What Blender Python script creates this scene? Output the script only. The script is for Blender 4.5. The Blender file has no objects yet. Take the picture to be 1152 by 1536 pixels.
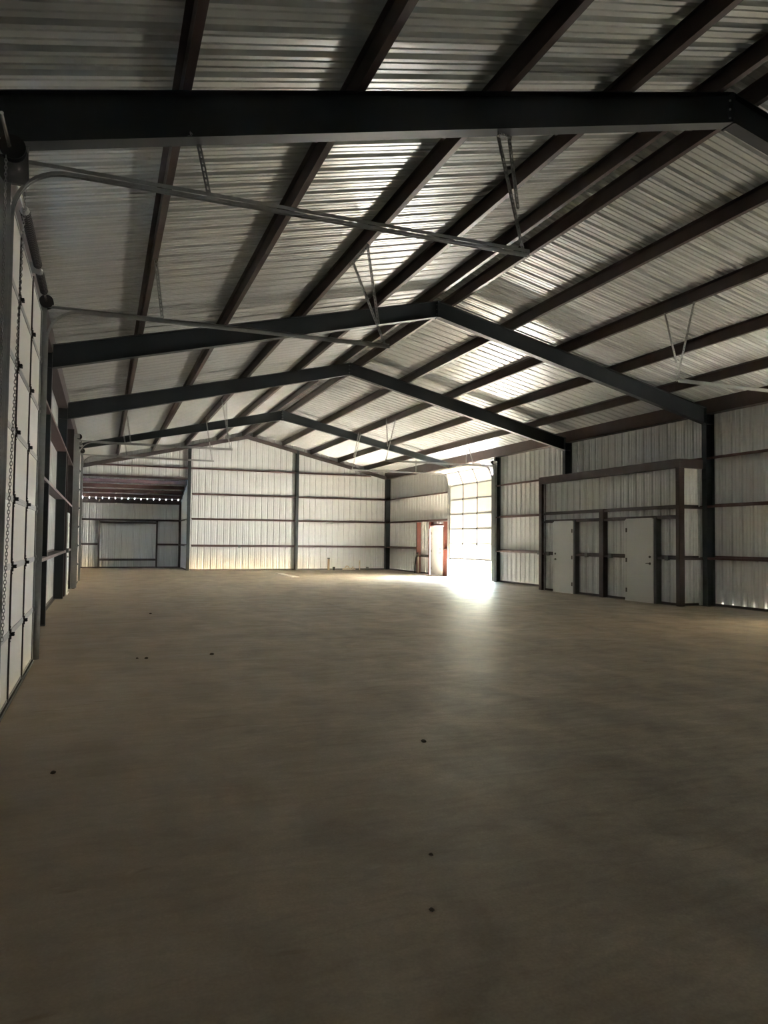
import bpy, math, random
from mathutils import Vector, Matrix
random.seed(7)
SC = bpy.context.scene
COL = SC.collection

# ------------------------------------------------------------------ camera
def set_camera():
    yaw, pitch, roll = (math.radians(a) for a in (21.14, 2.239, 0.597))
    F = Vector((math.sin(yaw)*math.cos(pitch), math.cos(yaw)*math.cos(pitch), math.sin(pitch)))
    r0 = Vector((math.cos(yaw), -math.sin(yaw), 0)); u0 = r0.cross(F)
    r = r0*math.cos(roll) + u0*math.sin(roll); u = u0*math.cos(roll) - r0*math.sin(roll)
    cd = bpy.data.cameras.new('camera'); cam = bpy.data.objects.new('camera', cd)
    COL.objects.link(cam)
    m = Matrix((r, u, -F)).transposed().to_4x4(); m.translation = (0, 0, 1.52)
    cam.matrix_world = m
    cd.sensor_fit = 'HORIZONTAL'; cd.sensor_width = 36.0
    cd.lens = 36.0*1089.5/1152.0; cd.clip_start = 0.05; cd.clip_end = 800
    SC.camera = cam
set_camera()

# ------------------------------------------------------------------ light
SUN_DIR = Vector((-6.6, 4.35, -4.2)).normalized()          # the way the light travels
w = bpy.data.worlds.new('sky'); SC.world = w; w.use_nodes = True
nt = w.node_tree; nt.nodes.clear()
sky = nt.nodes.new('ShaderNodeTexSky'); sky.sky_type = 'NISHITA'; sky.sun_disc = False
sky.sun_elevation = math.asin(-SUN_DIR.z)
sky.sun_rotation = math.atan2(-SUN_DIR.x, -SUN_DIR.y)
sky.air_density = 1.0; sky.dust_density = 1.5
bg = nt.nodes.new('ShaderNodeBackground'); bg.inputs['Strength'].default_value = 0.6
wo = nt.nodes.new('ShaderNodeOutputWorld')
nt.links.new(sky.outputs[0], bg.inputs[0]); nt.links.new(bg.outputs[0], wo.inputs[0])
sd = bpy.data.lights.new('sun', 'SUN'); sd.energy = 16.0; sd.angle = math.radians(0.6); sd.color = (1.0, 0.98, 0.95)
so = bpy.data.objects.new('sun', sd); COL.objects.link(so)
so.rotation_euler = SUN_DIR.to_track_quat('-Z', 'Y').to_euler(); so.location = (40, -20, 30)

vs = SC.view_settings
SC.display_settings.display_device = 'sRGB'
vs.view_transform = 'Standard'; vs.look = 'None'; vs.gamma = 1.0; vs.use_curve_mapping = False
vs.exposure = 6.25
cy = SC.cycles
cy.max_bounces = 14; cy.diffuse_bounces = 10; cy.glossy_bounces = 5; cy.transparent_max_bounces = 6
cy.use_denoising = True; cy.use_guiding = True; cy.sample_clamp_indirect = 4.0
cy.caustics_reflective = True; cy.blur_glossy = 1.0

# ------------------------------------------------------------------ materials
def mat(name, c, rough=0.5, metal=0.0, noise=None, bump=None, spec=None):
    """noise = (scale, amount, second colour) ; bump = (scale, strength)"""
    m = bpy.data.materials.new(name); m.use_nodes = True
    t = m.node_tree; b = t.nodes['Principled BSDF']
    b.inputs['Base Color'].default_value = (*c, 1); b.inputs['Roughness'].default_value = rough
    b.inputs['Metallic'].default_value = metal
    if spec is not None: b.inputs['Specular IOR Level'].default_value = spec
    if noise or bump: geo = t.nodes.new('ShaderNodeNewGeometry')
    if noise:
        n = t.nodes.new('ShaderNodeTexNoise'); n.inputs['Scale'].default_value = noise[0]; n.inputs['Detail'].default_value = 5
        t.links.new(geo.outputs['Position'], n.inputs['Vector'])
        r = t.nodes.new('ShaderNodeValToRGB'); r.color_ramp.elements[0].position = 0.35; r.color_ramp.elements[1].position = 0.7
        r.color_ramp.elements[0].color = (*c, 1)
        r.color_ramp.elements[1].color = (*[c[i]*(1-noise[1]) + noise[2][i]*noise[1] for i in range(3)], 1)
        t.links.new(n.outputs['Fac'], r.inputs[0]); t.links.new(r.outputs[0], b.inputs['Base Color'])
    if bump:
        n = t.nodes.new('ShaderNodeTexNoise'); n.inputs['Scale'].default_value = bump[0]; n.inputs['Detail'].default_value = 4
        t.links.new(geo.outputs['Position'], n.inputs['Vector'])
        bn = t.nodes.new('ShaderNodeBump'); bn.inputs['Strength'].default_value = bump[1]; bn.inputs['Distance'].default_value = 0.02
        t.links.new(n.outputs['Fac'], bn.inputs['Height']); t.links.new(bn.outputs[0], b.inputs['Normal'])
    return m
M = {
 'sheet':   mat('painted_wall_sheet', (0.67, 0.69, 0.68), 0.38, 0.0, (0.9, 0.25, (0.61, 0.62, 0.605))),
 'roof':    mat('roof_sheet_underside', (0.52, 0.54, 0.53), 0.34, 0.3, (1.3, 0.35, (0.45, 0.46, 0.44))),
 'frame':   mat('blue_grey_primer_steel', (0.017, 0.025, 0.030), 0.5, 0.0, (3, 0.5, (0.028, 0.031, 0.033))),
 'purlin':  mat('red_brown_primer_steel', (0.045, 0.029, 0.027), 0.42, 0.0, (5, 0.5, (0.072, 0.048, 0.044))),
 'girt':    mat('brown_red_girt_steel', (0.090, 0.045, 0.040), 0.45, 0.0, (5, 0.5, (0.12, 0.07, 0.062))),
 'oxide':   mat('red_oxide_primer_steel', (0.17, 0.055, 0.042), 0.5, 0.0, (6, 0.4, (0.14, 0.055, 0.045))),
 'dark':    mat('dark_brown_steel', (0.055, 0.045, 0.045), 0.5, 0.0, (4, 0.4, (0.08, 0.06, 0.05))),
 'galv':    mat('galvanised_steel', (0.42, 0.43, 0.42), 0.34, 0.8, (25, 0.4, (0.30, 0.31, 0.31))),
 'doorpan': mat('cream_door_section', (0.74, 0.73, 0.68), 0.5, 0.0, (1.5, 0.3, (0.69, 0.67, 0.62))),
 'walkd':   mat('grey_white_steel_door', (0.62, 0.64, 0.62), 0.45),
 'black':   mat('black_rubber', (0.012, 0.012, 0.012), 0.6),
 'spring':  mat('dark_oiled_spring', (0.05, 0.05, 0.052), 0.35, 0.7),
 'shaft':   mat('bright_shaft_steel', (0.75, 0.74, 0.70), 0.25, 0.9),
 'chain':   mat('chain_steel', (0.28, 0.28, 0.27), 0.4, 0.8),
 'bronze':  mat('dark_lever_metal', (0.10, 0.095, 0.085), 0.35, 0.8),
 'alu':     mat('aluminium_threshold', (0.80, 0.80, 0.78), 0.4, 0.3),  # near-white; stands in for light under the walk doors and the sun streak
 'pvc':     mat('cream_plastic_pipe', (0.62, 0.55, 0.42), 0.45),
 'tan':     mat('tan_weathered_pipe', (0.34, 0.24, 0.15), 0.6),
 'brass':   mat('brass_valve', (0.45, 0.36, 0.2), 0.35, 0.8),
 'box':     mat('grey_outlet_box', (0.14, 0.14, 0.14), 0.5, 0.2),
 'clod':    mat('dry_clay_crumb', (0.05, 0.035, 0.025), 0.9),
 'leaf':    mat('dark_evergreen_leaf', (0.014, 0.020, 0.012), 0.8, spec=0.1),
 'straw':   mat('dry_straw_stem', (0.10, 0.075, 0.04), 0.8, spec=0.1),
 'twig':    mat('dark_twig', (0.02, 0.013, 0.012), 0.8, spec=0.1),
 'dirt':    mat('sandy_ground', (0.40, 0.37, 0.32), 0.9, 0, (0.35, 0.6, (0.47, 0.43, 0.37)), (3, 0.4)),
}
def concrete():
    m = bpy.data.materials.new('dusty_concrete_slab'); m.use_nodes = True
    t = m.node_tree; b = t.nodes['Principled BSDF']; L = t.links.new
    geo = t.nodes.new('ShaderNodeNewGeometry')
    def noise(scale, det, stretch=(1, 1, 1), dist=0.0):
        mp = t.nodes.new('ShaderNodeMapping'); mp.inputs['Scale'].default_value = stretch
        L(geo.outputs['Position'], mp.inputs['Vector'])
        n = t.nodes.new('ShaderNodeTexNoise'); n.inputs['Scale'].default_value = scale; n.inputs['Detail'].default_value = det
        n.inputs['Distortion'].default_value = dist
        L(mp.outputs[0], n.inputs['Vector']); return n
    def ramp(src, a, bb, ca, cb):
        r = t.nodes.new('ShaderNodeValToRGB'); r.color_ramp.elements[0].position = a; r.color_ramp.elements[1].position = bb
        r.color_ramp.elements[0].color = (*ca, 1); r.color_ramp.elements[1].color = (*cb, 1)
        L(src, r.inputs[0]); return r
    def mix(kind, fac, a, bb):
        x = t.nodes.new('ShaderNodeMix'); x.data_type = 'RGBA'; x.blend_type = kind
        if isinstance(fac, (int, float)): x.inputs[0].default_value = fac
        else: L(fac, x.inputs[0])
        L(a, x.inputs[6]); L(bb, x.inputs[7]); return x.outputs[2]
    base = ramp(noise(0.35, 6, (1, 1.2, 1), .4).outputs['Fac'], .3, .72, (0.37, 0.325, 0.265), (0.435, 0.382, 0.31))
    mott = ramp(noise(1.7, 8, (1, .6, 1), .8).outputs['Fac'], .3, .7, (0.70, 0.70, 0.69), (1.12, 1.10, 1.06))
    c = mix('MULTIPLY', 1.0, base.outputs[0], mott.outputs[0])
    fine = ramp(noise(22, 6).outputs['Fac'], .3, .7, (0.90, 0.90, 0.90), (1.05, 1.05, 1.05))
    c = mix('MULTIPLY', 1.0, c, fine.outputs[0])
    grain = ramp(noise(75, 4).outputs['Fac'], .3, .7, (0.86, 0.86, 0.86), (1.10, 1.10, 1.10))
    c = mix('MULTIPLY', 1.0, c, grain.outputs[0])
    trowel = ramp(noise(5.2, 7, (.45, 1.5, 1), 1.2).outputs['Fac'], .32, .68, (0.84, 0.84, 0.83), (1.10, 1.10, 1.08))
    c = mix('MULTIPLY', 1.0, c, trowel.outputs[0])
    # clay dust trodden in along the west wall
    sx = t.nodes.new('ShaderNodeSeparateXYZ'); L(geo.outputs['Position'], sx.inputs[0])
    mr = t.nodes.new('ShaderNodeMapRange'); mr.inputs['From Min'].default_value = 3.2; mr.inputs['From Max'].default_value = -1.0
    L(sx.outputs['X'], mr.inputs['Value'])
    clay = ramp(noise(.8, 6).outputs['Fac'], .25, .75, (0.48, 0.375, 0.26), (0.54, 0.425, 0.30))
    mm = t.nodes.new('ShaderNodeMath'); mm.operation = 'MULTIPLY'; mm.inputs[1].default_value = .55; L(mr.outputs[0], mm.inputs[0])
    c = mix('MIX', mm.outputs[0], c, clay.outputs[0])
    # dark scuffs and pale trowel marks
    sc_ = ramp(noise(2.6, 5, (.5, 1.7, 1), 1.5).outputs['Fac'], .66, .76, (1, 1, 1), (0.78, 0.75, 0.70))
    c = mix('MULTIPLY', 1.0, c, sc_.outputs[0])
    pale = ramp(noise(3.4, 3, (.6, 1.3, 1), .6).outputs['Fac'], .70, .74, (0, 0, 0), (0.06, 0.06, 0.056))
    c = mix('ADD', 1.0, c, pale.outputs[0])
    L(c, b.inputs['Base Color'])
    rr = ramp(noise(1.9, 6, (.6, 1.5, 1), .8).outputs['Fac'], .3, .75, (0.66, 0.66, 0.66), (0.42, 0.42, 0.42))
    L(rr.outputs[0], b.inputs['Roughness'])
    bn = t.nodes.new('ShaderNodeBump'); bn.inputs['Strength'].default_value = .35; bn.inputs['Distance'].default_value = .006
    L(noise(5.5, 8).outputs['Fac'], bn.inputs['Height']); L(bn.outputs[0], b.inputs['Normal'])
    return m
M['floor'] = concrete()

# ------------------------------------------------------------------ mesh helpers (world coordinates throughout)
class MB:
    def __init__(s): s.v = []; s.f = []; s.sm = False
    def add(s, vs_, fs):
        k = len(s.v); s.v += [tuple(p) for p in vs_]; s.f += [tuple(i+k for i in q) for q in fs]; return s
    def box(s, x0, x1, y0, y1, z0, z1):
        a = [(x, y, z) for x in (x0, x1) for y in (y0, y1) for z in (z0, z1)]
        return s.add(a, [(0,1,3,2),(4,6,7,5),(0,4,5,1),(2,3,7,6),(0,2,6,4),(1,5,7,3)])
    def obox(s, c, ax, ay, az, hx, hy, hz):
        c = Vector(c); a = [c+ax*i*hx+ay*j*hy+az*k*hz for i in (-1,1) for j in (-1,1) for k in (-1,1)]
        return s.add(a, [(0,1,3,2),(4,6,7,5),(0,4,5,1),(2,3,7,6),(0,2,6,4),(1,5,7,3)])
    def bar(s, p, q, wx, wz, up=(0,0,1)):
        p = Vector(p); q = Vector(q); d = (q-p); l = d.length; d.normalize()
        u = Vector(up); sd_ = d.cross(u)
        if sd_.length < 1e-4: sd_ = d.cross(Vector((1,0,0)))
        sd_.normalize(); u = sd_.cross(d)
        return s.obox((p+q)/2, d, sd_, u, l/2, wx/2, wz/2)
    def prism(s, poly, axis, a, b):
        """closed 2-D polygon (other two axes, in order) extruded along axis"""
        n = len(poly)
        def P(p, t):
            if axis == 0: return (t, p[0], p[1])
            if axis == 1: return (p[0], t, p[1])
            return (p[0], p[1], t)
        return s.add([P(p, a) for p in poly]+[P(p, b) for p in poly],
                     [(i, (i+1) % n, n+(i+1) % n, n+i) for i in range(n)]+[tuple(range(n))[::-1], tuple(range(n, 2*n))])
    def tube(s, pts, r, n=8, caps=True, closed=False, rs=None):
        pts = [Vector(p) for p in pts]; N = len(pts); k = len(s.v); up = None
        for i, p in enumerate(pts):
            a = pts[i-1] if (i or closed) else pts[i]; b = pts[(i+1) % N] if (i < N-1 or closed) else pts[i]
            d = (b-a).normalized()
            if up is None:
                up = Vector((0,0,1)) if abs(d.z) < .9 else Vector((1,0,0))
            e = d.cross(up).normalized(); up = e.cross(d).normalized()
            rr = rs[i] if rs else r
            for j in range(n):
                t = 2*math.pi*j/n; s.v.append(tuple(p + (e*math.cos(t)+up*math.sin(t))*rr))
        for i in range(N if closed else N-1):
            for j in range(n):
                i2 = (i+1) % N
                s.f.append((k+i*n+j, k+i*n+(j+1) % n, k+i2*n+(j+1) % n, k+i2*n+j))
        if caps and not closed:
            s.f.append(tuple(k+j for j in range(n))[::-1]); s.f.append(tuple(k+(N-1)*n+j for j in range(n)))
        return s
    def sweep(s, pts, prof, side):
        """closed profile [(a,b)] : a along the fixed vector side, b along the in-plane normal"""
        pts = [Vector(p) for p in pts]; side = Vector(side); N = len(pts); n = len(prof); k = len(s.v)
        for i, p in enumerate(pts):
            d = (pts[min(i+1, N-1)]-pts[max(i-1, 0)]).normalized(); nn = d.cross(side).normalized()
            for a, b in prof: s.v.append(tuple(p+side*a+nn*b))
        for i in range(N-1):
            for j in range(n): s.f.append((k+i*n+j, k+i*n+(j+1) % n, k+(i+1)*n+(j+1) % n, k+(i+1)*n+j))
        s.f.append(tuple(k+j for j in range(n))[::-1]); s.f.append(tuple(k+(N-1)*n+j for j in range(n)))
        return s
    def mesh(s, name, m, smooth=False, off=(0,0,0)):
        me = bpy.data.meshes.new(name)
        me.from_pydata([(x-off[0], y-off[1], z-off[2]) for x, y, z in s.v], [], s.f)
        me.materials.append(m if not isinstance(m, str) else M[m])
        if smooth: me.polygons.foreach_set('use_smooth', [True]*len(me.polygons))
        me.update(); return me
WLOC = {}
def wloc(o):
    p = Vector((0,0,0))
    while o is not None: p += o.location; o = o.parent
    return p
def part(name, mb, m, parent=None, smooth=False, label=None, kind=None, at=None):
    """mesh built in world coordinates, linked as one object under parent"""
    pw = wloc(parent) if parent else Vector((0,0,0))
    at = Vector(at) if at is not None else pw
    o = bpy.data.objects.new(name, mb.mesh(name, m, smooth, at)); COL.objects.link(o)
    if parent: o.parent = parent
    o.location = at-pw
    if label: o['label'] = label
    if kind: o['kind'] = kind
    return o
def again(o, shift, parent=None, name=None):
    c = o.copy(); COL.objects.link(c); c.location = o.location+Vector(shift)
    if parent: c.parent = parent
    return c
def empty(name, loc=(0,0,0), **p):
    o = bpy.data.objects.new(name, None); COL.objects.link(o); o.location = loc; o.empty_display_size = .2
    for k, v in p.items():
        if v: o[k] = v
    return o
def struct(name, loc=(0,0,0), label=None): return empty(name, loc, kind='structure', label=label)
def thing(name, loc, label, cat, group=None): return empty(name, loc, label=label, category=cat, group=group)

# ------------------------------------------------------------------ layout
XL, XR = -1.12, 14.04                  # wall sheets
XRG, ZRG, SLOPE = 6.48, 6.80, 0.235    # ridge of the roof sheets
Y0, YE = -1.6, 35.62                   # front and end walls
FRAMES = [-1.45, 6.10, 13.78, 19.62, 27.98]
def zroof(x): return ZRG-SLOPE*abs(x-XRG)
PITCH = 0.3048
def profile(a, b, phase=0.0):
    """trapezoid-rib sheet outline between a and b: list of (s, height)"""
    cyc = [(-.046, 0), (-.030, .042), (.030, .042), (.046, 0),
           (.088, 0), (.094, .014), (.110, .014), (.116, 0), (.188, 0), (.194, .014), (.210, .014), (.216, 0)]
    pts = []
    k = math.floor((a-phase)/PITCH)-1
    while k*PITCH+phase < b+PITCH:
        pts += [(k*PITCH+phase+u, h) for u, h in cyc]; k += 1
    def at(s):
        for (s0, h0), (s1, h1) in zip(pts, pts[1:]):
            if s0 <= s <= s1: return h0+(h1-h0)*(s-s0)/(s1-s0+1e-9)
        return 0
    return [(a, at(a))]+[p for p in pts if a+1e-4 < p[0] < b-1e-4]+[(b, at(b))]

def wall_sheets(parent, axis, const, out, a, b, ztop, openings=(), zbot=0.0, name='wall_sheet', m='sheet'):
    """sheets standing along axis ('x' or 'y') at the other coordinate const; ribs bulge towards out (+1/-1).
    openings: (s0, s1, z0, z1)"""
    cuts = {round(a, 4), round(b, 4)}
    k = 0
    while a+k*.9144 < b: cuts.add(round(a+k*.9144, 4)); k += 1
    for o in openings: cuts.add(round(max(a, o[0]), 4)); cuts.add(round(min(b, o[1]), 4))
    cuts = sorted(cuts)
    cache = {}
    for s0, s1 in zip(cuts, cuts[1:]):
        if s1-s0 < .012: continue
        mid = (s0+s1)/2
        spans = [(zbot, None)]
        for o in openings:
            if o[0] <= mid <= o[1]:
                new = []
                for z0, z1 in spans:
                    if o[2] > z0+.02: new.append((z0, o[2]))
                    new.append((o[3], z1))
                spans = new
        for z0, z1 in spans:
            pr = profile(s0, s1, a+.15)
            flat = z1 is not None or abs(ztop(s0)-ztop(s1)) < 1e-4
            key = (round(s1-s0, 3), z0, z1, round(ztop(s0), 3), round((s0-a) % PITCH, 3)) if flat else None
            if key and key in cache:
                c = cache[key].copy(); COL.objects.link(c)
                d = s0-cache[key]['_s']
                c.location = cache[key].location+(Vector((d,0,0)) if axis == 'x' else Vector((0,d,0)))
                c['_s'] = s0; continue
            mb = MB(); vs_ = []
            for s_, h in pr:
                zt = z1 if z1 is not None else ztop(s_)
                for z in (z0, zt):
                    vs_.append((s_, const+out*h, z) if axis == 'x' else (const+out*h, s_, z))
            n = len(pr)
            mb.add(vs_, [(2*i, 2*i+2, 2*i+3, 2*i+1) for i in range(n-1)])
            at = (s0, const, z0) if axis == 'x' else (const, s0, z0)
            o_ = part(name, mb, m, parent, at=at); o_['_s'] = s0
            if key: cache[key] = o_

# ------------------------------------------------------------------ floor, ground
fl = part('floor', MB().box(XL-.03, XR+.03, Y0-.1, YE+.05, -.25, 0), 'floor', kind='structure')
fl['label'] = 'dusty tan concrete slab'
fa = part('floor_alcove', MB().box(XL-.03, 3.80, YE+.05, 39.05, -.25, 0), 'floor', kind='structure')
def ground():
    mb = MB(); xs = [14.07+i*i*.25 for i in range(20)]
    n = 26
    # one big graded yard, lower than the slab
    mb.add([(-120,-120,-.26),(220,-120,-.26),(220,220,-.26),(-120,220,-.26)], [(0,1,2,3)])
    return part('ground', mb, 'dirt', kind='structure')
ground()

# ------------------------------------------------------------------ ceiling
ceil = struct('ceiling')
def roof():
    for sgn, xe in ((-1, XL-.05), (1, XR+.05)):
        mb = MB(); pr = profile(0, .9144, .15); vs_ = []
        for s_, h in pr:
            vs_ += [(XRG, s_, ZRG+h), (xe, s_, zroof(xe)+h)]
        n = len(pr)
        mb.add(vs_, [(2*i, 2*i+1, 2*i+3, 2*i+2) for i in range(n-1)])
        first = part('roof_sheet', mb, 'roof', ceil, at=(0,0,0)); first.location = (0, Y0-.02, 0)
        y = Y0-.02+.9144
        while y < YE+.1:
            again(first, (0, y-(Y0-.02), 0)); y += .9144
    part('ridge_cap', MB().prism([(XRG-.2, ZRG-.012), (XRG, ZRG+.04), (XRG+.2, ZRG-.012), (XRG+.2, ZRG+.03), (XRG, ZRG+.09), (XRG-.2, ZRG+.03)], 1, Y0, YE+.1), 'roof', ceil)
roof()
def purlin(x, d=.2, fl_=.065, m='purlin', zt=None):
    zt = zroof(x)-.006 if zt is None else zt
    zb = zt-d
    t = .006
    s_ = -SLOPE if x > XRG else SLOPE
    poly = [(x-fl_, zt-s_*fl_), (x, zt), (x, zb+t), (x+fl_-t, zb+t+s_*fl_*.0), (x+fl_-t, zb+.022), (x+fl_, zb+.022), (x+fl_, zb), (x-t, zb), (x-t, zt-t), (x-fl_, zt-s_*fl_-t)]
    return part('purlin', MB().prism(poly, 1, Y0+.02, YE-.02), m, ceil)
for x in (.53, 2.04, 3.54, 5.03, 6.26, 6.80, 8.27, 9.73, 11.19, 12.64): purlin(x)
for x0, x1 in ((XL+.02, XL+.24), (XR-.24, XR-.02)):
    xi = x1 if x0 < 0 else x0; xo = x0 if x0 < 0 else x1; t = .006*(1 if x0 < 0 else -1)
    zi, zo = zroof(xi)-.006, zroof(xo)-.006
    part('eave_strut', MB().prism([(xi, 4.72), (xi, zi), (xo, zo), (xo, zo-.05), (xi-t, zi-.03), (xi-t, 4.73), (xo, 4.73), (xo, 4.72)], 1, Y0+.02, YE-.02), 'purlin', ceil)

# ------------------------------------------------------------------ rigid frames
def frame(y, label, zb_ridge=6.24, zb_haunch=4.455, col_w=.15, xi_l=-.885, xi_r=13.765):
    T = thing('rigid_frame', (XRG, y, 0), label, 'steel frame', 'rigid frames spanning the hall')
    t = .008; fw = col_w/2
    for sgn in (-1, 1):
        xi = xi_l if sgn < 0 else xi_r; xo = (XL+.02) if sgn < 0 else (XR-.02)
        zt = lambda x: zroof(x)-.212
        zb = lambda x: zb_ridge-(zb_ridge-zb_haunch)*abs(x-XRG)/7.35
        # rafter: web, top flange, bottom flange, welded end plate
        mb = MB()
        mb.prism([(XRG, zb(XRG)), (XRG, zt(XRG)), (xi, zt(xi)), (xi, zb(xi))], 1, y-.005, y+.005)
        mb.prism([(XRG, zb(XRG)), (XRG, zb(XRG)+t), (xi, zb(xi)+t), (xi, zb(xi))], 1, y-fw, y+fw)
        mb.prism([(XRG, zt(XRG)-t), (XRG, zt(XRG)), (xi, zt(xi)), (xi, zt(xi)-t)], 1, y-fw, y+fw)
        e = XRG+sgn*.012
        mb.box(min(XRG+sgn*.002, e), max(XRG+sgn*.002, e), y-fw-.01, y+fw+.01, zb(XRG)-.02, zt(XRG)-.012)
        part('rafter', mb, 'frame', T)
        # column
        mb = MB()
        a, b = min(xi, xo), max(xi, xo)
        mb.box(a, b, y-.005, y+.005, 0.012, zt(xo))
        mb.box(min(xi, xi-sgn*0)-(.0 if sgn < 0 else 0), xi+.010*(-1 if sgn < 0 else 1)*1.0 if sgn > 0 else xi, y-fw, y+fw, .012, zb(xi)+.0) if False else None
        ii = sorted((xi, xi+sgn*.010)); oo = sorted((xo, xo-sgn*.010))
        mb.box(ii[0], ii[1], y-fw, y+fw, .012, zt(xi))
        mb.box(oo[0], oo[1], y-fw, y+fw, .012, zt(xo))
        mb.prism([(xi, zt(xi)-t), (xo, zt(xo)-t), (xo, zt(xo)), (xi, zt(xi))], 1, y-fw, y+fw)
        part('column', mb, 'frame', T)
        part('base_plate', MB().box(a-.02, b, y-fw-.03, y+fw+.03, 0.0, .012), 'frame', T)
        # haunch stiffener
        mb = MB().box(a+.01, b-.01, y-fw, y+fw, zb(xi)-.004, zb(xi)+.006)
        part('stiffener', mb, 'frame', T)
    mb = MB()
    for dz in (.06, .16, .26):
        for dy in (-.045, .045):
            mb.tube([(XRG-.028, y+dy, zb_ridge+dz), (XRG+.028, y+dy, zb_ridge+dz)], .011, 6)
    part('splice_bolts', mb, 'galv', T, kind='stuff')
    return T
frame(6.10, 'dark steel rigid frame crossing the top of the picture, closest to the viewer')
frame(13.78, 'dark steel rigid frame whose column stands against the near end of the partition room')
frame(19.62, 'dark steel rigid frame at the far end of the partition room')
frame(27.98, 'farthest free-standing steel rigid frame, just past the partly open overhead door', 6.21, 4.66)
frame(-1.40, 'dark steel rigid frame behind the viewer, at the front wall')

# ------------------------------------------------------------------ girts and framing members
def zgirt(parent, axis, s0, s1, c_out, c_in, z, m='girt', name='girt', fl_=.048):
    """horizontal zee: web flat, inner flange hanging, outer flange standing"""
    sg = 1 if c_in > c_out else -1; t = .006
    poly = [(c_out, z), (c_out, z+fl_), (c_out+sg*t, z+fl_), (c_out+sg*t, z+t), (c_in, z+t), (c_in, z-fl_), (c_in-sg*t, z-fl_), (c_in-sg*t, z)]
    return part(name, MB().prism(poly, 1 if axis == 'y' else 0, s0, s1), m, parent)
def channel_post(parent, face_axis, c_in, c_out, s, z0, z1, w_=.07, m='dark', name='post', flip=1):
    """upright C: web across the wall depth, flanges along it. face_axis 'x': wall runs along y at x"""
    t = .007; a, b = sorted((c_in, c_out)); sv = sorted((s, s+flip*w_)); ti = sorted((s, s+flip*t))
    mb = MB()
    if face_axis == 'x':
        mb.box(a, b, ti[0], ti[1], z0, z1)
        mb.box(c_in if c_in < c_out else c_in-t, (c_in+t) if c_in < c_out else c_in, sv[0], sv[1], z0, z1)
        mb.box(c_out-t if c_in < c_out else c_out, c_out if c_in < c_out else c_out+t, sv[0], sv[1], z0, z1)
    else:
        mb.box(ti[0], ti[1], a, b, z0, z1)
        mb.box(sv[0], sv[1], c_in if c_in < c_out else c_in-t, (c_in+t) if c_in < c_out else c_in, z0, z1)
        mb.box(sv[0], sv[1], c_out-t if c_in < c_out else c_out, c_out if c_in < c_out else c_out+t, z0, z1)
    return part(name, mb, m, parent)
GZ = (1.18, 2.45, 3.64)
def base_angle(parent, axis, s0, s1, c, inward, m='dark'):
    sg = inward; t = .006
    poly = [(c, 0.001), (c+sg*.07, 0.001), (c+sg*.07, .007), (c+sg*t, .007), (c+sg*t, .06), (c, .06)]
    part('base_angle', MB().prism(poly, 1 if axis == 'y' else 0, s0, s1), m, parent)

# openings in the long walls: overhead doors then walk doors  (y0, y1, z0, z1)
DH = 4.27
L1, L2 = (6.15, 9.78), (23.35, 27.05)
R1, R2 = (6.20, 9.85), (24.16, 27.80)
WL = (20.75, 21.80)                    # walk door, left wall
WR = (28.80, 29.90)                    # walk door, right wall
ztl = zroof(XL)+.036; ztr = zroof(XR)+.036
wl = struct('wall_left'); wr = struct('wall_right'); we = struct('wall_end'); wf = struct('wall_front')
wall_sheets(wl, 'y', XL, -1, Y0, YE, lambda s: ztl, [(*L1, 0, DH), (*L2, 0, DH), (*WL, 0, 2.16)])
wall_sheets(wr, 'y', XR, 1, Y0, YE, lambda s: ztr, [(*R1, 0, DH), (*R2, 0, DH), (*WR, 0, 2.16)])
def runs(a, b, blocks):
    out = []; s = a
    for b0, b1 in sorted(blocks):
        if b0 > s: out.append((s, b0))
        s = max(s, b1)
    if s < b: out.append((s, b))
    return out
for z in GZ:
    bl = [L1, L2] + ([WL] if z < 2.2 else [])
    for s0, s1 in runs(Y0+.03, YE-.03, bl): zgirt(wl, 'y', s0+.01, s1-.01, XL+.004, -.86, z)
    bl = [R1, R2] + ([(28.62, 31.52)] if z < 2.2 else [])
    for s0, s1 in runs(Y0+.03, YE-.03, bl): zgirt(wr, 'y', s0+.01, s1-.01, XR-.004, 13.84, z, m='girt')
for s0, s1 in runs(Y0+.03, YE-.03, [L1, L2, WL]): base_angle(wl, 'y', s0, s1, XL+.002, 1)
for s0, s1 in runs(Y0+.03, YE-.03, [R1, R2, WR]): base_angle(wr, 'y', s0, s1, XR-.002, -1)
# jambs and headers of the overhead-door openings
for (a, b), par, ci, co in ((L1, wl, -.86, XL+.004), (L2, wl, -.86, XL+.004), (R1, wr, 13.80, XR-.004), (R2, wr, 13.80, XR-.004)):
    m_ = 'dark' if par is wl else 'frame'
    channel_post(par, 'x', ci, co, a, 0, 4.72, .10, m_, 'door_jamb', -1)
    channel_post(par, 'x', ci, co, b, 0, 4.72, .10, m_, 'door_jamb', 1)
    x0, x1 = sorted((ci, co))
    mb = MB().box(x0, x1, a, b, DH, DH+.007)
    fi = sorted((ci, ci+(.007 if ci > co else -.007)*-1)); mb.box(fi[0], fi[1], a, b, DH, DH+.10)
    part('door_header', mb, 'dark', par)
# framing round the walk doors
for y in (20.70, 21.86): channel_post(wl, 'x', -.88, XL+.004, y, 0, 2.45, .06, 'purlin', 'door_jamb', -1 if y < 21 else 1)
channel_post(wl, 'x', -.88, XL+.004, 20.35, 0, 3.6, .07, 'purlin', 'post', 1)
for y, f in ((28.62, -1), (30.02, 1), (31.42, 1)): channel_post(wr, 'x', 13.84, XR-.004, y, 0, 2.38, .10, 'oxide', 'door_jamb', f)
zgirt(wr, 'y', 30.13, 31.41, XR-.004, 13.86, .82, 'dark')
zgirt(wr, 'y', 28.63, 30.01, XR-.004, 13.86, 2.24, 'oxide')

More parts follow.
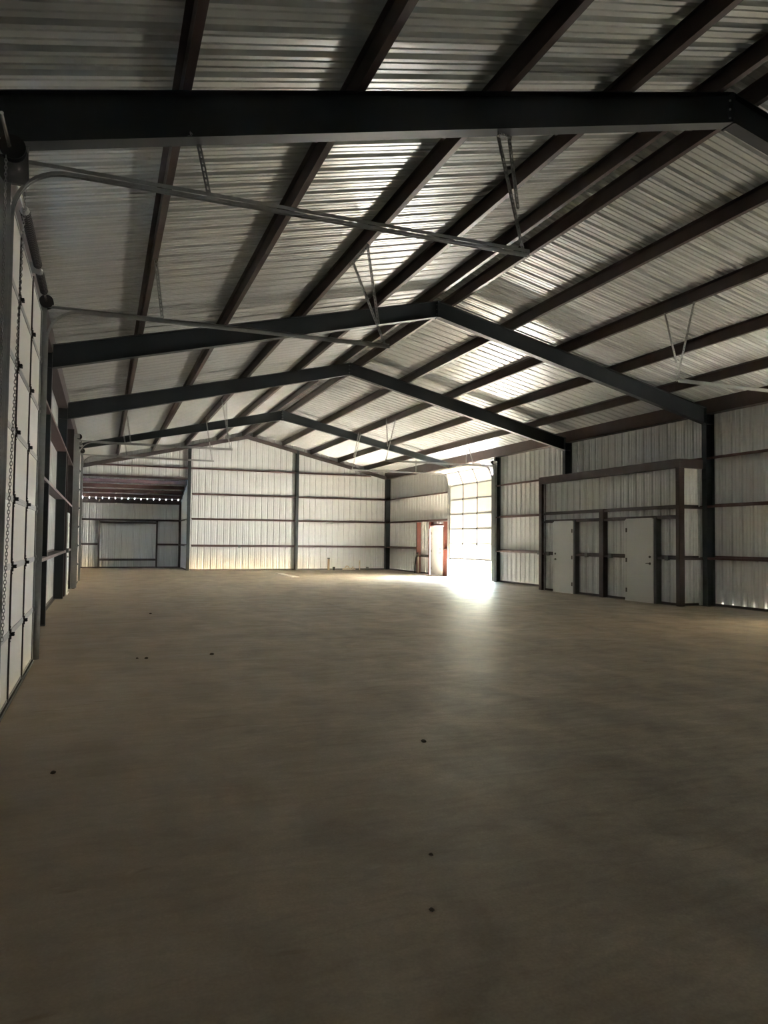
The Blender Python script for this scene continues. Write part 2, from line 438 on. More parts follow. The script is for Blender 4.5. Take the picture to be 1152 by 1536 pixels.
# ---- end wall with its open bay on the left
XC1, XC2 = 3.78, 9.03
HD = 4.30                               # underside of the bay header
wall_sheets(we, 'x', YE, 1, XL, XR, lambda s: zroof(s)+.036, [(XL, XC1+.02, 0, HD)])
for z in GZ: zgirt(we, 'x', XC1+.14, XR-.03, YE-.004, YE-.22, z)
zgirt(we, 'x', XL+.03, 12.95, YE-.004, YE-.22, 4.86)
base_angle(we, 'x', XC1+.1, XR-.03, YE-.002, -1)
for x, w_ in ((XC1, .13), (XC2, .13)):
    zt = zroof(x)-.22
    mb = MB().box(x-w_/2, x+w_/2, YE-.25, YE-.242, 0, zt).box(x-w_/2, x+w_/2, YE-.012, YE-.004, 0, zt).box(x-.004, x+.004, YE-.25, YE-.004, 0, zt)
    part('end_column', mb, 'frame', we)
part('corner_column', MB().box(13.80, XR-.012, YE-.25, YE-.242, 0, 4.80).box(13.80, 13.808, YE-.25, YE-.01, 0, 4.80), 'frame', we)
part('corner_column', MB().box(XL+.012, -.90, YE-.25, YE-.242, 0, 4.80).box(-.908, -.90, YE-.25, YE-.01, 0, 4.80), 'dark', we)
part('header_beam', MB().box(XL+.02, XC1-.07, YE-.22, YE-.214, HD, HD+.09).box(XL+.02, XC1-.07, YE-.22, YE-.006, HD, HD+.006), 'purlin', we)
for sgn in (-1, 1):
    xe = XL+.03 if sgn < 0 else XR-.03
    zt = lambda x: zroof(x)-.212
    mb = MB().prism([(XRG, zt(XRG)-.17), (XRG, zt(XRG)), (xe, zt(xe)), (xe, zt(xe)-.17)], 1, YE-.238, YE-.23)
    mb.prism([(XRG, zt(XRG)-.178), (XRG, zt(XRG)-.17), (xe, zt(xe)-.17), (xe, zt(xe)-.178)], 1, YE-.238, YE-.16)
    mb.prism([(XRG, zt(XRG)-.008), (XRG, zt(XRG)), (xe, zt(xe)), (xe, zt(xe)-.008)], 1, YE-.238, YE-.16)
    part('end_rafter', mb, 'dark', we)
# ---- front wall behind the viewer
wall_sheets(wf, 'x', Y0, -1, XL, XR, lambda s: zroof(s)+.036)

# ---- lean-to alcove beyond the open bay
YA = 38.95; ZA = 3.50
wab = struct('wall_alcove_back'); was = struct('wall_alcove_side'); wao = struct('wall_alcove_left'); ca = struct('ceiling_alcove')
def zlean(y): return 4.42-(4.42-ZA)*(y-YE)/(YA-YE)
wall_sheets(wab, 'x', YA, 1, XL, XC1, lambda s: ZA-.045)
for k in range(-1, 17):
    xk = max(XL, XL+.15+k*PITCH+.010); xe = min(XC1, XL+.15+(k+1)*PITCH-.010)
    if xe > xk+.02: part('rib_closure', MB().box(xk, xe, YA-.03, YA, ZA-.10, ZA+.045), 'black', wab)
wall_sheets(was, 'y', XC1-.02, 1, YE+.01, YA, lambda s: zlean(s)+.036)
wall_sheets(wao, 'y', XL, -1, YE+.01, YA, lambda s: zlean(s)+.036)
def lean_roof():
    x = XL-.03; first = None
    while x < XC1-.02:
        w_ = min(.9144, XC1-x); mb = MB(); vs_ = []
        pr = profile(x, x+w_, XL+.15)
        for s_, h in pr: vs_ += [(s_, YE+.02, zlean(YE)+h), (s_, YA+.25, zlean(YA+.25)+h)]
        mb.add(vs_, [(2*i, 2*i+1, 2*i+3, 2*i+2) for i in range(len(pr)-1)])
        part('roof_sheet', mb, 'roof', ca); x += w_
lean_roof()
for i, y in enumerate((36.15, 36.85, 37.55, 38.25)):
    zt = zlean(y)-.006
    mb = MB().prism([(y, zt), (y, zt-.17), (y-.06, zt-.17), (y-.06, zt-.176), (y+.006, zt-.176), (y+.006, zt-.006), (y+.06, zt-.02), (y+.06, zt-.014)], 0, XL+.02, XC1-.03)
    part('purlin', mb, 'girt', ca)
part('eave_strut', MB().box(XL+.02, XC1-.03, YA-.19, YA-.18, 3.25, ZA-.045).box(XL+.02, XC1-.03, YA-.19, YA-.01, 3.25, 3.256), 'dark', ca)
part('rafter', MB().prism([(YE+.01, 4.40), (YE+.01, 4.12), (YA-.02, ZA-.24), (YA-.02, ZA-.02)], 0, XC1-.10, XC1-.085), 'dark', ca)
zgirt(wab, 'x', XL+.05, XC1-.12, YA-.004, YA-.19, 2.42, 'dark')
for s0, s1 in ((XL+.05, -.22), (2.62, XC1-.12)): zgirt(wab, 'x', s0, s1, YA-.004, YA-.19, 1.19, 'dark')
zgirt(wab, 'x', -.13, 2.54, YA-.004, YA-.19, .42, 'dark'); zgirt(wab, 'x', -.13, 2.54, YA-.004, YA-.19, 2.28, 'dark')
for x, f in ((-.13, -1), (2.54, 1)): channel_post(wab, 'y', YA-.2, YA-.004, x, 0, 2.40, .08, 'dark', 'post', f)
channel_post(wab, 'y', YA-.22, YA-.004, XC1-.12, 0, 3.4, .10, 'dark', 'post', 1)
channel_post(wab, 'y', YA-.22, YA-.004, XL+.12, 0, 3.4, .10, 'dark', 'post', -1)
base_angle(wab, 'x', XL+.03, XC1-.05, YA-.002, -1)
for z in (1.19, 2.42): zgirt(was, 'y', YE+.12, YA-.22, XC1-.026, XC1-.14, z, 'dark')
base_angle(was, 'y', YE+.05, YA-.05, XC1-.024, -1)

# ------------------------------------------------------------------ partition room against the right wall
XB = 13.0; PA, PB = 13.80, 19.88; PZ = 3.58; XS = 13.16
D5, D6 = (18.06, 19.08), (14.70, 15.76)
wp = struct('wall_partition'); ws = struct('wall_partition_side'); wq = struct('wall_partition_far')
wall_sheets(wp, 'y', XS, 1, PA+.03, PB-.02, lambda s: 3.42, [(*D5, 0, 2.14), (*D6, 0, 2.14)])
wall_sheets(ws, 'x', PA+.16, 1, XB+.06, XR-.02, lambda s: 3.45)
wall_sheets(wq, 'x', PB-.16, -1, XB+.06, XR-.02, lambda s: 3.45)
part('top_channel', MB().box(XB, XB+.008, PA, PB, 3.36, PZ).box(XB, XB+.07, PA, PB, PZ-.008, PZ).box(XB, XB+.07, PA, PB, 3.36, 3.368), 'purlin', wp)
part('top_channel', MB().box(XB, XR-.3, PA-.004, PA+.004, 3.36, PZ).box(XB, XR-.3, PA, PA+.07, PZ-.008, PZ).box(XB, XR-.3, PA, PA+.07, 3.36, 3.368), 'dark', ws)
part('top_channel', MB().box(XB, XR-.05, PB-.004, PB+.004, 3.36, PZ), 'dark', wq)
def cpost(y0, y1, z1, m='dark'):
    part('post', MB().box(XB+.002, XB+.010, y0, y1, 0, z1).box(XB+.002, XS-.002, y0, y0+.008, 0, z1).box(XB+.10, XS-.002, y1-.008, y1, 0, z1), m, wp)
cpost(PA+.005, PA+.125, 3.36, 'purlin'); cpost(PB-.16, PB-.005, 3.36, 'purlin')
cpost(16.68, 16.86, 2.46, 'purlin')
cpost(D5[0]-.09, D5[0]-.01, 2.18, 'box'); cpost(D6[0]-.10, D6[0]-.01, 2.18, 'box')
for z, bl in ((2.42, []), (2.17, []), (1.17, [D5, D6])):
    for s0, s1 in runs(PA+.13, PB-.16, bl+[(16.68, 16.86)] if z < 3 else bl):
        zgirt(wp, 'y', s0+.005, s1-.005, XS-.003, XB+.035, z, 'dark', fl_=.05)
for z in (1.17, 2.42): zgirt(ws, 'x', XB+.06, XR-.3, PA+.157, PA+.02, z, 'dark', fl_=.05)
base_angle(ws, 'x', XB+.06, XR-.3, PA+.157, -1)
for s0, s1 in runs(PA+.03, PB-.02, [D5, D6]): base_angle(wp, 'y', s0, s1, XS-.003, -1)

# ------------------------------------------------------------------ walk doors
def walk_door(name, y0, y1, x, side, hinge_high, label, back=.11):
    """leaf in a wall running along y; side = +1 when the hall lies towards -x. hinge_high: hinges at the y1 end"""
    T = struct(name, (x, (y0+y1)/2, 0), label)
    s = -side                                   # towards the hall
    def bx(mb, d0, d1, a, b, z0, z1):
        q = sorted((x+s*d0, x+s*d1)); return mb.box(q[0], q[1], a, b, z0, z1)
    mb = MB(); bx(mb, -back, .05, y0, y0+.045, 0, 2.14); bx(mb, -back, .05, y1-.045, y1, 0, 2.14); bx(mb, -back, .05, y0+.045, y1-.045, 2.09, 2.165)
    part('door_frame', mb, 'walkd', T)
    leaf = part('door_leaf', bx(MB(), -.0, .046, y0+.047, y1-.047, .024, 2.088), 'walkd', T)
    part('threshold', bx(MB(), -.03, .07, y0+.01, y1-.01, 0, .022), 'alu', T)  # sill whose pale colour stands in for light leaking under the leaf
    hy = y1-.05 if hinge_high else y0+.05; ly = y0+.12 if hinge_high else y1-.12
    for z in (.28, 1.07, 1.86):
        part('hinge', bx(MB(), .045, .060, hy-.022, hy+.022, z-.055, z+.055), 'bronze', T)
    d = 1 if hinge_high else -1
    mb = MB(); mb.tube([(x+s*.045, ly, 1.0), (x+s*.055, ly, 1.0)], .033, 12)
    mb.tube([(x+s*.045, ly, 1.0), (x+s*.095, ly, 1.0)], .011, 8)
    mb.tube([(x+s*.085, ly-d*.005, 1.0), (x+s*.085, ly+d*.06, 1.003), (x+s*.082, ly+d*.115, .998)], .010, 8)
    part('lever_handle', mb, 'bronze', leaf, label='dark lever handle')
    part('deadbolt', MB().tube([(x+s*.045, ly, 1.17), (x+s*.066, ly, 1.17)], .03, 12), 'bronze', leaf)
    return T
walk_door('door_5', *D5, XB+.045, 1, False, 'grey-white steel walk door of the partition room, farther of the two, hinged on its right')
walk_door('door_6', *D6, XB+.045, 1, True, 'grey-white steel walk door of the partition room, closer of the two, hinged on its left')
walk_door('door_7', *WR, XR-.14, 1, True, 'white walk door between red oxide jambs beside the partly open overhead door', .135)
walk_door('door_8', *WL, -.905, -1, True, 'white walk door in the left wall seen almost edge on', .21)

# ------------------------------------------------------------------ overhead doors
SEC = .61; ZH = 4.42; RAD = .40
def path_point(s, xp, inn):
    """point at distance s up the track from the floor: (x, z); inn = direction into the hall"""
    zv = ZH-RAD
    if s <= zv: return (xp, s)
    a = (s-zv)/RAD
    if a < math.pi/2: return (xp+inn*RAD*(1-math.cos(a)), zv+RAD*math.sin(a))
    return (xp+inn*(RAD+(s-zv-RAD*math.pi/2)), ZH)
def overhead_door(name, y0, y1, xp, inn, opened, label, closed=False):
    T = struct(name, (xp, (y0+y1)/2, 0), label)
    n = 7; thick = .045; ys = [y0, y0+(y1-y0)/3, y0+2*(y1-y0)/3, y1]
    for i in range(n):
        s0 = opened+i*SEC+.0005; s1 = opened+(i+1)*SEC-.0005
        p0 = (xp, s0) if closed else path_point(s0, xp, inn); p1 = (xp, s1) if closed else path_point(s1, xp, inn)
        a = Vector((p0[0], 0, p0[1])); b = Vector((p1[0], 0, p1[1])); u = (b-a).normalized(); L_ = (b-a).length
        nrm = Vector((u.z*inn, 0, -u.x*inn))      # into the hall / down
        Yv = Vector((0, 1, 0)); c = (a+b)/2
        ym = (y0+y1)/2; hw = (y1-y0)/2
        mb = MB().obox(c+Yv*ym-nrm*(thick/2), u, Yv, nrm, L_/2, hw, thick/2)
        sec = part('door_section', mb, 'doorpan', T)
        # rolled rails along both long edges
        mb = MB()
        for e in (-1, 1): mb.obox(c+Yv*ym+u*e*(L_/2-.014)+nrm*.003, u, Yv, nrm, .014, hw-.005, .004)
        part('edge_rail', mb, 'galv', sec)
        for k, y in enumerate(ys):
            w_ = .012 if k in (1, 2) else .03
            yy = y if k in (1, 2) else (y+.03 if k == 0 else y-.03)
            part('stile', MB().obox(c+Yv*yy+nrm*.007, u, Yv, nrm, L_/2-.002, w_, .007), 'galv' if k in (0, 3) else 'dark', sec)
            if i < n-1:
                j = b
                mb = MB().obox(j+Yv*yy+nrm*.020, u, Yv, nrm, .045, .024, .004)
                mb.obox(j+Yv*(yy-.022)+nrm*.034, u, Yv, nrm, .016, .003, .014).obox(j+Yv*(yy+.022)+nrm*.034, u, Yv, nrm, .016, .003, .014)
                mb.tube([j+Yv*(yy-.028)+nrm*.038, j+Yv*(yy+.028)+nrm*.038], .010, 6)
                mb.obox(j+Yv*yy+u*.065+nrm*.012, u, Yv, nrm, .007, .007, .006).obox(j+Yv*yy-u*.065+nrm*.012, u, Yv, nrm, .007, .007, .006)
                part('hinge', mb, 'galv' if k in (0, 3) else 'spring', sec)
        if i == 0:
            part('bottom_seal', MB().obox(a+Yv*ym-u*.012-nrm*(thick/2-.012), u, Yv, nrm, .018, hw, .036), 'black', sec)
    return T
overhead_door('door_1', *L1, -.80+.03, 1, .031, 'cream sectional overhead door on the left, closest to the viewer', closed=True)
overhead_door('door_2', *L2, -.77, 1, .031, 'cream sectional overhead door in the left wall, beyond the walk door', closed=True)
overhead_door('door_3', *R1, 13.76, -1, .20, 'sectional overhead door in the right wall, beyond the picture edge')
overhead_door('door_4', *R2, 13.76, -1, .80, 'cream sectional overhead door raised knee high with daylight under it')

def door_stops():
    for (a, b), par, ci, inn in ((L1, wl, -.86, 1), (L2, wl, -.86, 1), (R1, wr, 13.80, -1), (R2, wr, 13.80, -1)):
        back = (-.77-.045) if inn > 0 else (13.76+.045)
        x0, x1 = sorted((ci, back)); x0 -= .002; x1 += .002
        for y0, y1 in ((a-.004, a+.05), (b-.05, b+.004)): part('door_stop', MB().box(x0, x1, y0, y1, 0, DH+.05), 'galv', par)
        if par is wl or a < 10: part('door_stop', MB().box(x0, x1, a+.05, b-.05, DH-.02, DH+.05), 'galv', par)
door_stops()
CPROF = [(-.022, 0), (-.022, .026), (-.018, .026), (-.018, .004), (.018, .004), (.018, .026), (.022, .026), (.022, 0)]
def perforated(mb, p, q, wdt=.034, leg=(0, 1, 0)):
    """slotted angle iron between two points: rails and rungs leave the slots open"""
    p = Vector(p); q = Vector(q); d = q-p; L_ = d.length; d.normalize(); leg = Vector(leg)
    leg = (leg-d*leg.dot(d)).normalized(); nn = d.cross(leg).normalized()
    for e1, e2 in ((leg, nn), (nn, leg)):
        for t in (.10, .90):
            mb.obox((p+q)/2+e1*wdt*t, d, e1, e2, L_/2, wdt*.20, .0015)
        k = max(2, int(L_/.05))
        for i in range(k+1):
            mb.obox(p+d*(L_*i/k)+e1*wdt*.5, d, e1, e2, .010, wdt*.25, .0015)
    return mb
def track(y, xp, inn, sgn, xend, label, hangers, dark=False):
    """one door track: vertical channel, bend, horizontal run, angle, hangers. sgn: which way the wall plate lies"""
    T = thing('door_track', (xp, y, 0), label, 'door track', 'overhead door tracks')
    zv = ZH-RAD; x0 = xp+inn*.055
    pts = [(x0, y, .03), (x0, y, 1.5), (x0, y, zv-.055)]
    R_ = RAD-.0
    pts += [(x0+inn*R_*(1-math.cos(a)), y, zv-.055+R_*math.sin(a)) for a in [math.pi/2*k/10 for k in range(1, 11)]]
    zt = zv-.055+R_
    pts.append((xend, y, zt))
    mb = MB().sweep(pts, CPROF if inn < 0 else [(a, -b) for a, b in CPROF], (0, 1, 0))
    part('rail', mb, 'galv', T)
    # wall angle beside the vertical run, with its brackets
    yw = y+sgn*.024
    q = sorted((xp-inn*.088, xp+inn*.060)); yy = sorted((yw, yw+sgn*.004))
    mb = MB().box(q[0], q[1], yy[0], yy[1], .02, ZH+.08)
    yz = sorted((yw, yw+sgn*.07)); qq = sorted((xp-inn*.088, xp-inn*.084)); mb.box(qq[0], qq[1], yz[0], yz[1], .02, ZH+.08)
    part('wall_angle', mb, 'galv', T)
    for z in (.35, 1.0, 1.6, 2.2, 2.8, 3.4, 3.9):
        q = sorted((x0-inn*.04, x0+inn*.010)); yy = sorted((yw+sgn*.004, yw+sgn*.012))
        part('bracket', MB().box(q[0], q[1], yy[0], yy[1], z-.03, z+.03), 'galv', T)
    # stiffening angle along the horizontal run
    xs = xp-inn*.02
    q = sorted((xs, xend)); yy = sorted((y+sgn*.024, y+sgn*.027))
    part('track_angle', MB().box(q[0], q[1], yy[0], yy[1], zt+.004, zt+.036).box(q[0], q[1], min(yy[0], yy[0]-sgn*.03), max(yy[0], yy[0]-sgn*.03), zt+.033, zt+.036), 'galv', T)
    for pa, pb in hangers:
        part('hanger', perforated(MB(), pa, pb), 'galv', T)
    return T
zt = ZH-.055
# left door, closest: rear hangers bolt to the first frame / purlins
track(6.10, -.80+.03, 1, -1, 3.86, 'galvanised track of the closest left door, its run crossing high under the first frame',
      [((.79, 6.15, zt+.03), (.67, 6.16, 4.93)), ((.60, 6.06, 4.84), (.69, 6.20, 4.86)), ((3.84, 6.12, zt), (3.56, 6.15, 5.52)), ((3.80, 6.17, 4.85), (3.70, 6.19, 5.60)), ((3.52, 6.08, 5.49), (3.73, 6.20, 5.56))])
track(9.83, -.80+.03, 1, 1, 3.86, 'galvanised track of the closest left door, second and lower-looking run with a V hanger',
      [((.68, 9.86, zt+.03), (.58, 9.88, 5.18)), ((3.83, 9.86, zt), (3.31, 9.86, 5.54)), ((3.72, 9.88, 4.70), (3.53, 9.88, 5.86)), ((3.28, 9.87, 5.50), (3.56, 9.88, 5.84))])
track(23.30, -.77, 1, -1, 3.80, 'galvanised track of the far left door, its nearer and higher-looking run',
      [((.75, 23.3, zt+.03), (.62, 23.3, 5.2)), ((3.75, 23.3, zt), (3.45, 23.3, 5.95)), ((3.66, 23.33, 4.7), (3.60, 23.33, 5.93))])
track(27.10, -.77, 1, 1, 3.75, 'galvanised track of the far left door, its farther and lower-looking run',
      [((.75, 27.1, zt+.03), (.62, 27.1, 5.2)), ((3.70, 27.1, zt), (3.45, 27.1, 5.95))])
track(6.15, 13.76, -1, -1, 9.30, 'galvanised track of the right-hand near door, beside the first frame, out past the picture edge',
      [((9.33, 6.15, zt), (9.6, 6.15, 5.85))])
track(9.90, 13.76, -1, 1, 9.33, 'galvanised track at the right edge of the picture hung from an inverted-triangle hanger',
      [((9.33, 9.93, zt), (9.75, 9.95, 5.82)), ((9.36, 9.97, 4.72), (9.74, 10.66, 5.82))])
track(24.10, 13.76, -1, -1, 9.35, 'galvanised track of the half-raised door, its nearer run ending in a slanting hanger',
      [((9.38, 24.1, zt), (9.74, 24.1, 5.86)), ((9.46, 24.13, 4.9), (9.40, 24.13, 5.9)), ((12.60, 24.1, zt+.03), (12.66, 24.1, 5.2)), ((12.9, 24.1, zt+.03), (12.66, 24.1, 5.2))])
track(27.85, 13.76, -1, 1, 9.35, 'galvanised track of the half-raised door, its farther run in front of the end wall',
      [((9.38, 27.85, zt), (9.74, 27.85, 5.9)), ((9.46, 27.88, 4.9), (9.66, 27.88, 5.9)), ((12.2, 27.85, zt+.03), (12.2, 27.85, 4.9))])

# torsion spring shafts over the doors
def coil(p, q, r, turns):
    mb = MB(); p = Vector(p); q = Vector(q); pts = []; rs = []
    n = turns*4
    for i in range(n+1):
        pts.append(p+(q-p)*i/n); rs.append(r*(1 if i % 4 in (1, 2) else .86))
    return mb.tube(pts, r, 10, rs=rs)
def torsion(y0, y1, x, z, label, springs, ext=.16):
    T = thing('torsion_shaft', (x, (y0+y1)/2, z), label, 'door spring', 'torsion shafts over the overhead doors')
    part('shaft', MB().tube([(x, y0-ext, z), (x, y1+.14, z)], .0135, 10), 'shaft', T)
    for a, b in springs:
        part('spring', coil((x, a, z), (x, b, z), .046, int((b-a)/.045)), 'spring', T)
        part('spring_cone', MB().tube([(x, a-.05, z), (x, a, z)], .03, 10, rs=[.024, .042]), 'galv', T)
        part('spring_cone', MB().tube([(x, b, z), (x, b+.05, z)], .03, 10, rs=[.042, .024]), 'galv', T)
    for y in (y0+.03, y1-.06):
        part('cable_drum', MB().tube([(x, y-.045, z), (x, y-.035, z), (x, y-.03, z), (x, y+.03, z), (x, y+.035, z), (x, y+.045, z)], .08, 18, rs=[.082, .082, .066, .066, .082, .082]), 'black', T)
    inw = 1 if x > 5 else -1
    for y in (y0-.07, y1+.06, springs[0][1]+.09 if len(springs) > 1 else (y0+y1)/2):
        q = sorted((x+inw*.13, x-inw*.02))
        part('bearing_plate', MB().box(q[0], q[1], y-.003, y+.003, z-.06, z+.06).tube([(x, y-.012, z), (x, y+.012, z)], .026, 12), 'galv', T)
    return T
torsion(6.08, 9.92, -.72, 4.44, 'torsion spring shaft above the closest left overhead door', [(7.15, 8.55), (8.75, 9.45)], .55)
torsion(23.25, 27.15, -.72, 4.50, 'torsion spring shaft above the far left overhead door', [(24.2, 25.2), (25.4, 26.4)])
torsion(24.05, 27.90, 13.70, 4.50, 'torsion spring shaft above the half-raised right overhead door', [(25.0, 25.9), (26.1, 27.0)], .3)
torsion(6.10, 9.95, 13.70, 4.50, 'torsion spring shaft above the overhead door beyond the right picture edge', [(7.0, 7.9), (8.1, 9.0)])

# chain hoist of the closest left door
def link_mesh(mb, c, d, e, L_=.017, W_=.0085, r=.0028):
    """one oval link centred c, long axis d, wide axis e"""
    pts = []
    for k in range(8):
        t = 2*math.pi*k/8
        pts.append(Vector(c)+d*(math.cos(t)*.45+(.55 if math.cos(t) > .1 else -.55 if math.cos(t) < -.1 else 0))*L_+e*math.sin(t)*W_)
    mb.tube(pts, r, 4, closed=True)
def chain_run(mb, p, q, sag=0.0):
    p = Vector(p); q = Vector(q); L_ = (q-p).length; n = int(L_/.026)
    for i in range(n):
        t = (i+.5)/n; c = p.lerp(q, t)+Vector((0, sag*math.sin(math.pi*t), 0))
        d = (q-p).normalized(); e = d.cross(Vector((1,0,0))).normalized()
        if i % 2: e = d.cross(e).normalized()
        link_mesh(mb, c, d, e)
def hoist():
    x, y, z = -.70, 6.02, 4.44
    T = thing('chain_hoist', (x, y, z), 'black and grey chain hoist at the near end of the left spring shaft', 'chain hoist')
    part('pulley', MB().tube([(x, y-.035, z), (x, y-.025, z), (x, y-.012, z), (x, y+.012, z), (x, y+.025, z), (x, y+.035, z)], .09, 24, rs=[.092, .092, .07, .07, .092, .092]), 'black', T)
    poly = [(-.80, z+.02), (-.76, z+.10), (-.66, z+.09), (-.60, z), (-.59, z-.20), (-.62, z-.24), (-.76, z-.24), (-.80, z-.18)]
    part('housing', MB().prism(poly, 1, y+.045, y+.085), 'box', T)
    part('wall_bracket', MB().box(-.845, -.60, y+.09, y+.10, z-.14, z+.12), 'galv', T)
    mb = MB()
    chain_run(mb, (-.625, 6.20, 4.30), (-.672, 6.02, .75), 0)
    part('hand_chain', mb, 'chain', T)
    mb = MB(); chain_run(mb, (-.74, 5.98, 4.36), (-.705, 5.93, .75), 0)
    part('hand_chain', mb, 'chain', T)
hoist()

# ------------------------------------------------------------------ outlet boxes on the girts
def outlet(p, axis, label):
    x, y, z = p
    T = thing('outlet_box', p, label, 'outlet box', 'grey outlet boxes on the girts')
    s = {'-x': (-1, 0), '+x': (1, 0), '-y': (0, -1)}[axis]
    if s[0]:
        a = sorted((x, x+s[0]*.055)); f = sorted((x+s[0]*.055, x+s[0]*.062))
        part('box_body', MB().box(a[0], a[1], y-.055, y+.055, z-.055, z+.055), 'box', T)
        part('cover_plate', MB().box(f[0], f[1], y-.062, y+.062, z-.062, z+.062), 'box', T)
    else:
        a = sorted((y, y+s[1]*.055)); f = sorted((y+s[1]*.055, y+s[1]*.062))
        part('box_body', MB().box(x-.055, x+.055, a[0], a[1], z-.055, z+.055), 'box', T)
        part('cover_plate', MB().box(x-.062, x+.062, f[0], f[1], z-.062, z+.062), 'box', T)
outlet((XB+.034, 19.35, 1.16), '-x', 'grey outlet box on the girt between the partition corner and its farther door')
outlet((XB+.034, 17.42, 1.16), '-x', 'grey outlet box between the farther partition door and the middle post')
outlet((XB+.034, 16.36, 1.16), '-x', 'grey outlet box between the middle post and the closer partition door')
outlet((XB+.034, 14.22, 1.16), '-x', 'grey outlet box between the closer partition door and the near corner')
outlet((13.838, 21.1, 1.16), '-x', 'grey outlet box on the right wall girt between overhead door and partition room')
outlet((6.18, YE-.222, 1.16), '-y', 'pale outlet box low on the end wall left of its middle column')
outlet((-.858, 20.15, 1.18), '+x', 'outlet box on the left wall girt beside the edge-on walk door')

# ------------------------------------------------------------------ stub pipes along the end wall, yard hydrant
def pipe_post(name, x, y, h, r, m, label, cap=None):
    T = thing(name, (x, y, 0), label, 'pipe')
    part('pipe_body', MB().tube([(x, y, 0), (x, y, h)], r, 12), m, T, True)
    if cap: part('cap', MB().tube([(x, y, h-.04), (x, y, h+.02)], r*1.18, 12), cap, T, True)
pipe_post('pipe_stub', 10.60, 35.05, .60, .055, 'tan', 'tan pipe stub with a dark cap, tallest by the end wall', 'box')
pipe_post('pipe_stub', 12.25, 35.05, .47, .028, 'pvc', 'thin cream pipe stub standing right of the low cream pipes', 'pvc')
pipe_post('drain_stub', 10.88, 35.05, .14, .06, 'black', 'short black drain stub beside the capped tan pipe', 'black')
pipe_post('drain_stub', 12.68, 35.10, .12, .06, 'box', 'short grey drain stub, last one before the right corner', 'box')
def pipe_arch():
    T = thing('drain_pipe', (11.65, 35.0, 0), 'low cream pipe elbow and tees lying at the foot of the end wall', 'pipe')
    x, y = 11.45, 35.0
    part('elbow', MB().tube([(x, y, 0), (x, y, .10), (x+.04, y, .17), (x+.11, y, .20), (x+.18, y, .17), (x+.22, y, .10), (x+.22, y, 0)], .032, 10), 'pvc', T, True)
    part('tee', MB().tube([(x-.12, y, .06), (x+.55, y, .06)], .045, 12).tube([(x+.42, y, .06), (x+.42, y, .18)], .04, 12), 'pvc', T, True)
    part('coupling', MB().tube([(x+.28, y, .06), (x+.36, y, .06)], .056, 12), 'pvc', T, True)
pipe_arch()
def hydrant():
    x, y = 13.72, 31.15
    T = thing('yard_hydrant', (x, y, 0), 'black pipe riser with a small valve head by the right wall corner', 'hydrant')
    part('riser', MB().tube([(x, y+.22, 0), (x, y+.20, .4), (x, y+.10, .72), (x, y+.02, .84)], .034, 10), 'black', T, True)
    part('pipe_body', MB().tube([(x+.06, y-.02, 0), (x+.06, y-.02, .78)], .03, 10), 'pvc', T, True)
    part('valve_head', MB().tube([(x+.03, y+.02, .78), (x+.03, y+.02, .93)], .045, 10, rs=[.035, .055]), 'bronze', T, True)
    part('spout', MB().tube([(x, y, .86), (x, y-.12, .86), (x, y-.17, .80)], .022, 8), 'brass', T, True)
    part('lever', MB().bar((x, y+.06, .95), (x, y-.16, .99), .02, .015), 'black', T)
hydrant()

# ------------------------------------------------------------------ crumbs of clay on the slab
def clod(x, y, r, label, k):
    rnd = random.Random(k); mb = MB(); n = 7; rings = []
    for i, (zz, rr) in enumerate(((0, .8), (.35, 1), (.75, .6))):
        rings.append([(x+math.cos(2*math.pi*j/n)*r*rr*rnd.uniform(.7, 1.2), y+math.sin(2*math.pi*j/n)*r*rr*rnd.uniform(.7, 1.2)*1.3, zz*r*.9) for j in range(n)])
    vs_ = sum(rings, []); f = [(i*n+j, i*n+(j+1) % n, (i+1)*n+(j+1) % n, (i+1)*n+j) for i in range(2) for j in range(n)]
    mb.add(vs_, f+[tuple(range(2*n, 3*n)), tuple(range(n))[::-1]])
    o = part('clay_crumb', mb, 'clod', at=(x, y, 0)); o['label'] = label; o['category'] = 'dirt crumb'; o['group'] = 'crumbs of dry clay on the slab'
for k, (x, y, r, lb) in enumerate([
  (1.37, 9.75, .030, 'dark clay crumb on the floor, right of a pair of smaller ones'),
  (.55, 9.67, .026, 'dark clay crumb, larger of the pair on the left part of the floor'),
  (.44, 9.71, .018, 'tiny clay crumb, smaller of the pair on the left part of the floor'),
  (2.30, 5.07, .022, 'dark clay crumb alone near the middle of the floor'),
  (-.26, 5.18, .020, 'dark clay crumb closest to the left edge of the floor'),
  (.93, 15.3, .028, 'dark clay crumb farthest off, by the left wall frame'),
  (1.30, 2.77, .012, 'small crumb in the dark foreground, right of centre'),
  (1.52, 3.25, .012, 'small crumb in the dim foreground above its right-hand neighbour'),
]): clod(x, y, r, lb, k)

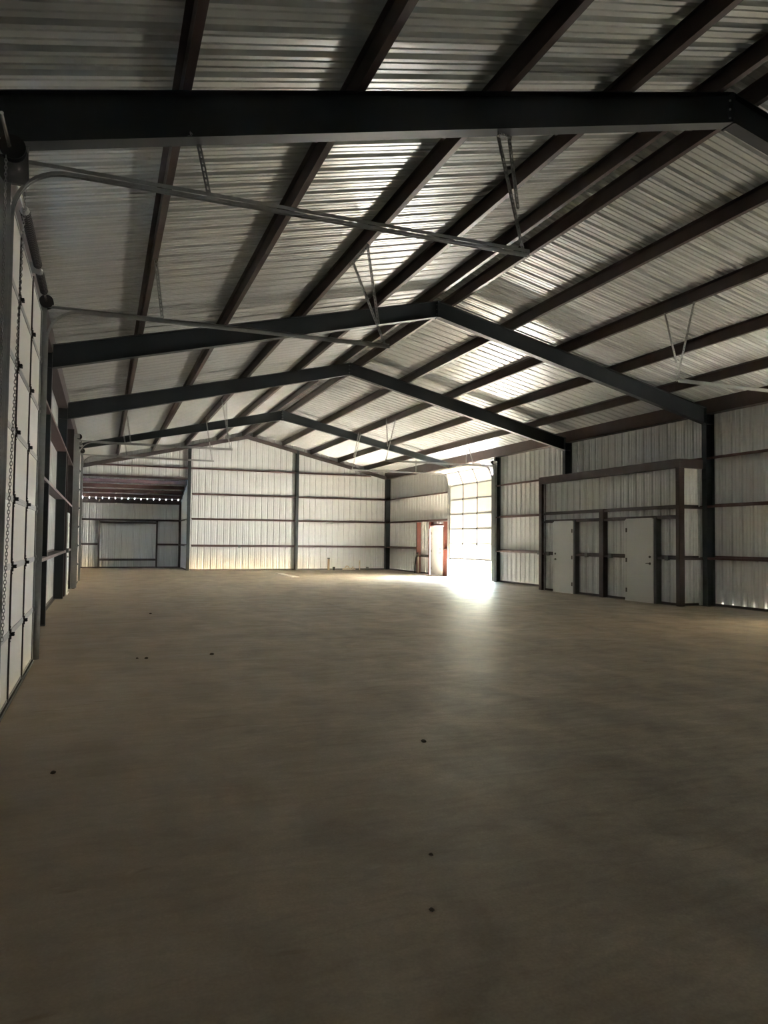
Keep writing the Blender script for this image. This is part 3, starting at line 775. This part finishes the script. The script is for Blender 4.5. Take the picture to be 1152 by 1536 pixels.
# ------------------------------------------------------------------ scrub outside the raised door
def shrub_proto(name, seed, kind):
    rnd = random.Random(seed); T = thing(name, (0, 0, -.26), 'x', 'shrub')
    st, lf = MB(), MB()
    for i in range(34 if kind == 'dry' else 22):
        a = rnd.uniform(0, 6.28); lean = rnd.uniform(.1, .55); h = rnd.uniform(.5, 1.1)
        p0 = Vector((rnd.uniform(-.15, .15), rnd.uniform(-.15, .15), -.26)); tip = p0+Vector((math.cos(a)*lean*h, math.sin(a)*lean*h, h))
        mid = (p0+tip)/2+Vector((0, 0, .08)); st.tube([p0, mid, tip], .008, 3, rs=[.012, .008, .003])
        for j in range(12 if kind == 'dry' else 30):
            t = rnd.uniform(.3, 1); c = p0.lerp(tip, t)+Vector([rnd.gauss(0, .07) for _ in range(3)])
            d = Vector([rnd.gauss(0, 1) for _ in range(3)]).normalized(); e = d.cross(Vector([rnd.gauss(0, 1) for _ in range(3)])).normalized()
            s_ = rnd.uniform(.03, .07)
            lf.add([c-d*s_, c-e*s_*.4, c+d*s_, c+e*s_*.4], [(0, 1, 2, 3)])
    part('stems', st, 'straw' if kind == 'dry' else 'twig', T)
    o = part('foliage', lf, 'straw' if kind == 'dry' else 'leaf', T); o['kind'] = 'stuff'
    return T
def scrub():
    dry = shrub_proto('dry_weed', 3, 'dry'); green = shrub_proto('shrub', 5, 'green')
    spots = []
    rnd = random.Random(11)
    used = {'dry': False, 'green': False}
    for i in range(14):
        kind = 'green' if i % 3 else 'dry'
        
        # fan of yard seen beneath the door from inside the hall
        y = 33+i*1.0+rnd.uniform(-.3, .3); x = y*(.49+.11*((i*7) % 13)/12)+rnd.uniform(-.2, .2)
        src = dry if kind == 'dry' else green
        if not used[kind]: o = src; used[kind] = True; o.location = (x, y, -.26)
        else:
            o = src.copy(); COL.objects.link(o); o.location = (x, y, -.26)
            for ch in src.children:
                c = ch.copy(); COL.objects.link(c); c.parent = o
        s_ = rnd.uniform(.55, 1.0); o.scale = (s_, s_, s_); o.rotation_euler = (0, 0, rnd.uniform(0, 6.28))
        o['group'] = 'dry weeds in the yard' if kind == 'dry' else 'green shrubs in the yard'
        o['label'] = ('dry straw-coloured weed outside, seen under the raised door' if kind == 'dry' else 'dark green shrub outside, seen under the raised door')
        o['category'] = 'weed' if kind == 'dry' else 'shrub'
b = part('foam_strip', MB().box(7.16, 7.46, 28.7, 31.9, .001, .022), 'alu', at=(7.3, 30.3, 0)); b['label'] = 'long white strip lying flat on the slab before the end wall'; b['category'] = 'board'  # added white strip standing in for a streak of sunlight on the slab
scrub()
for o in bpy.data.objects:
    if '_s' in o: del o['_s']
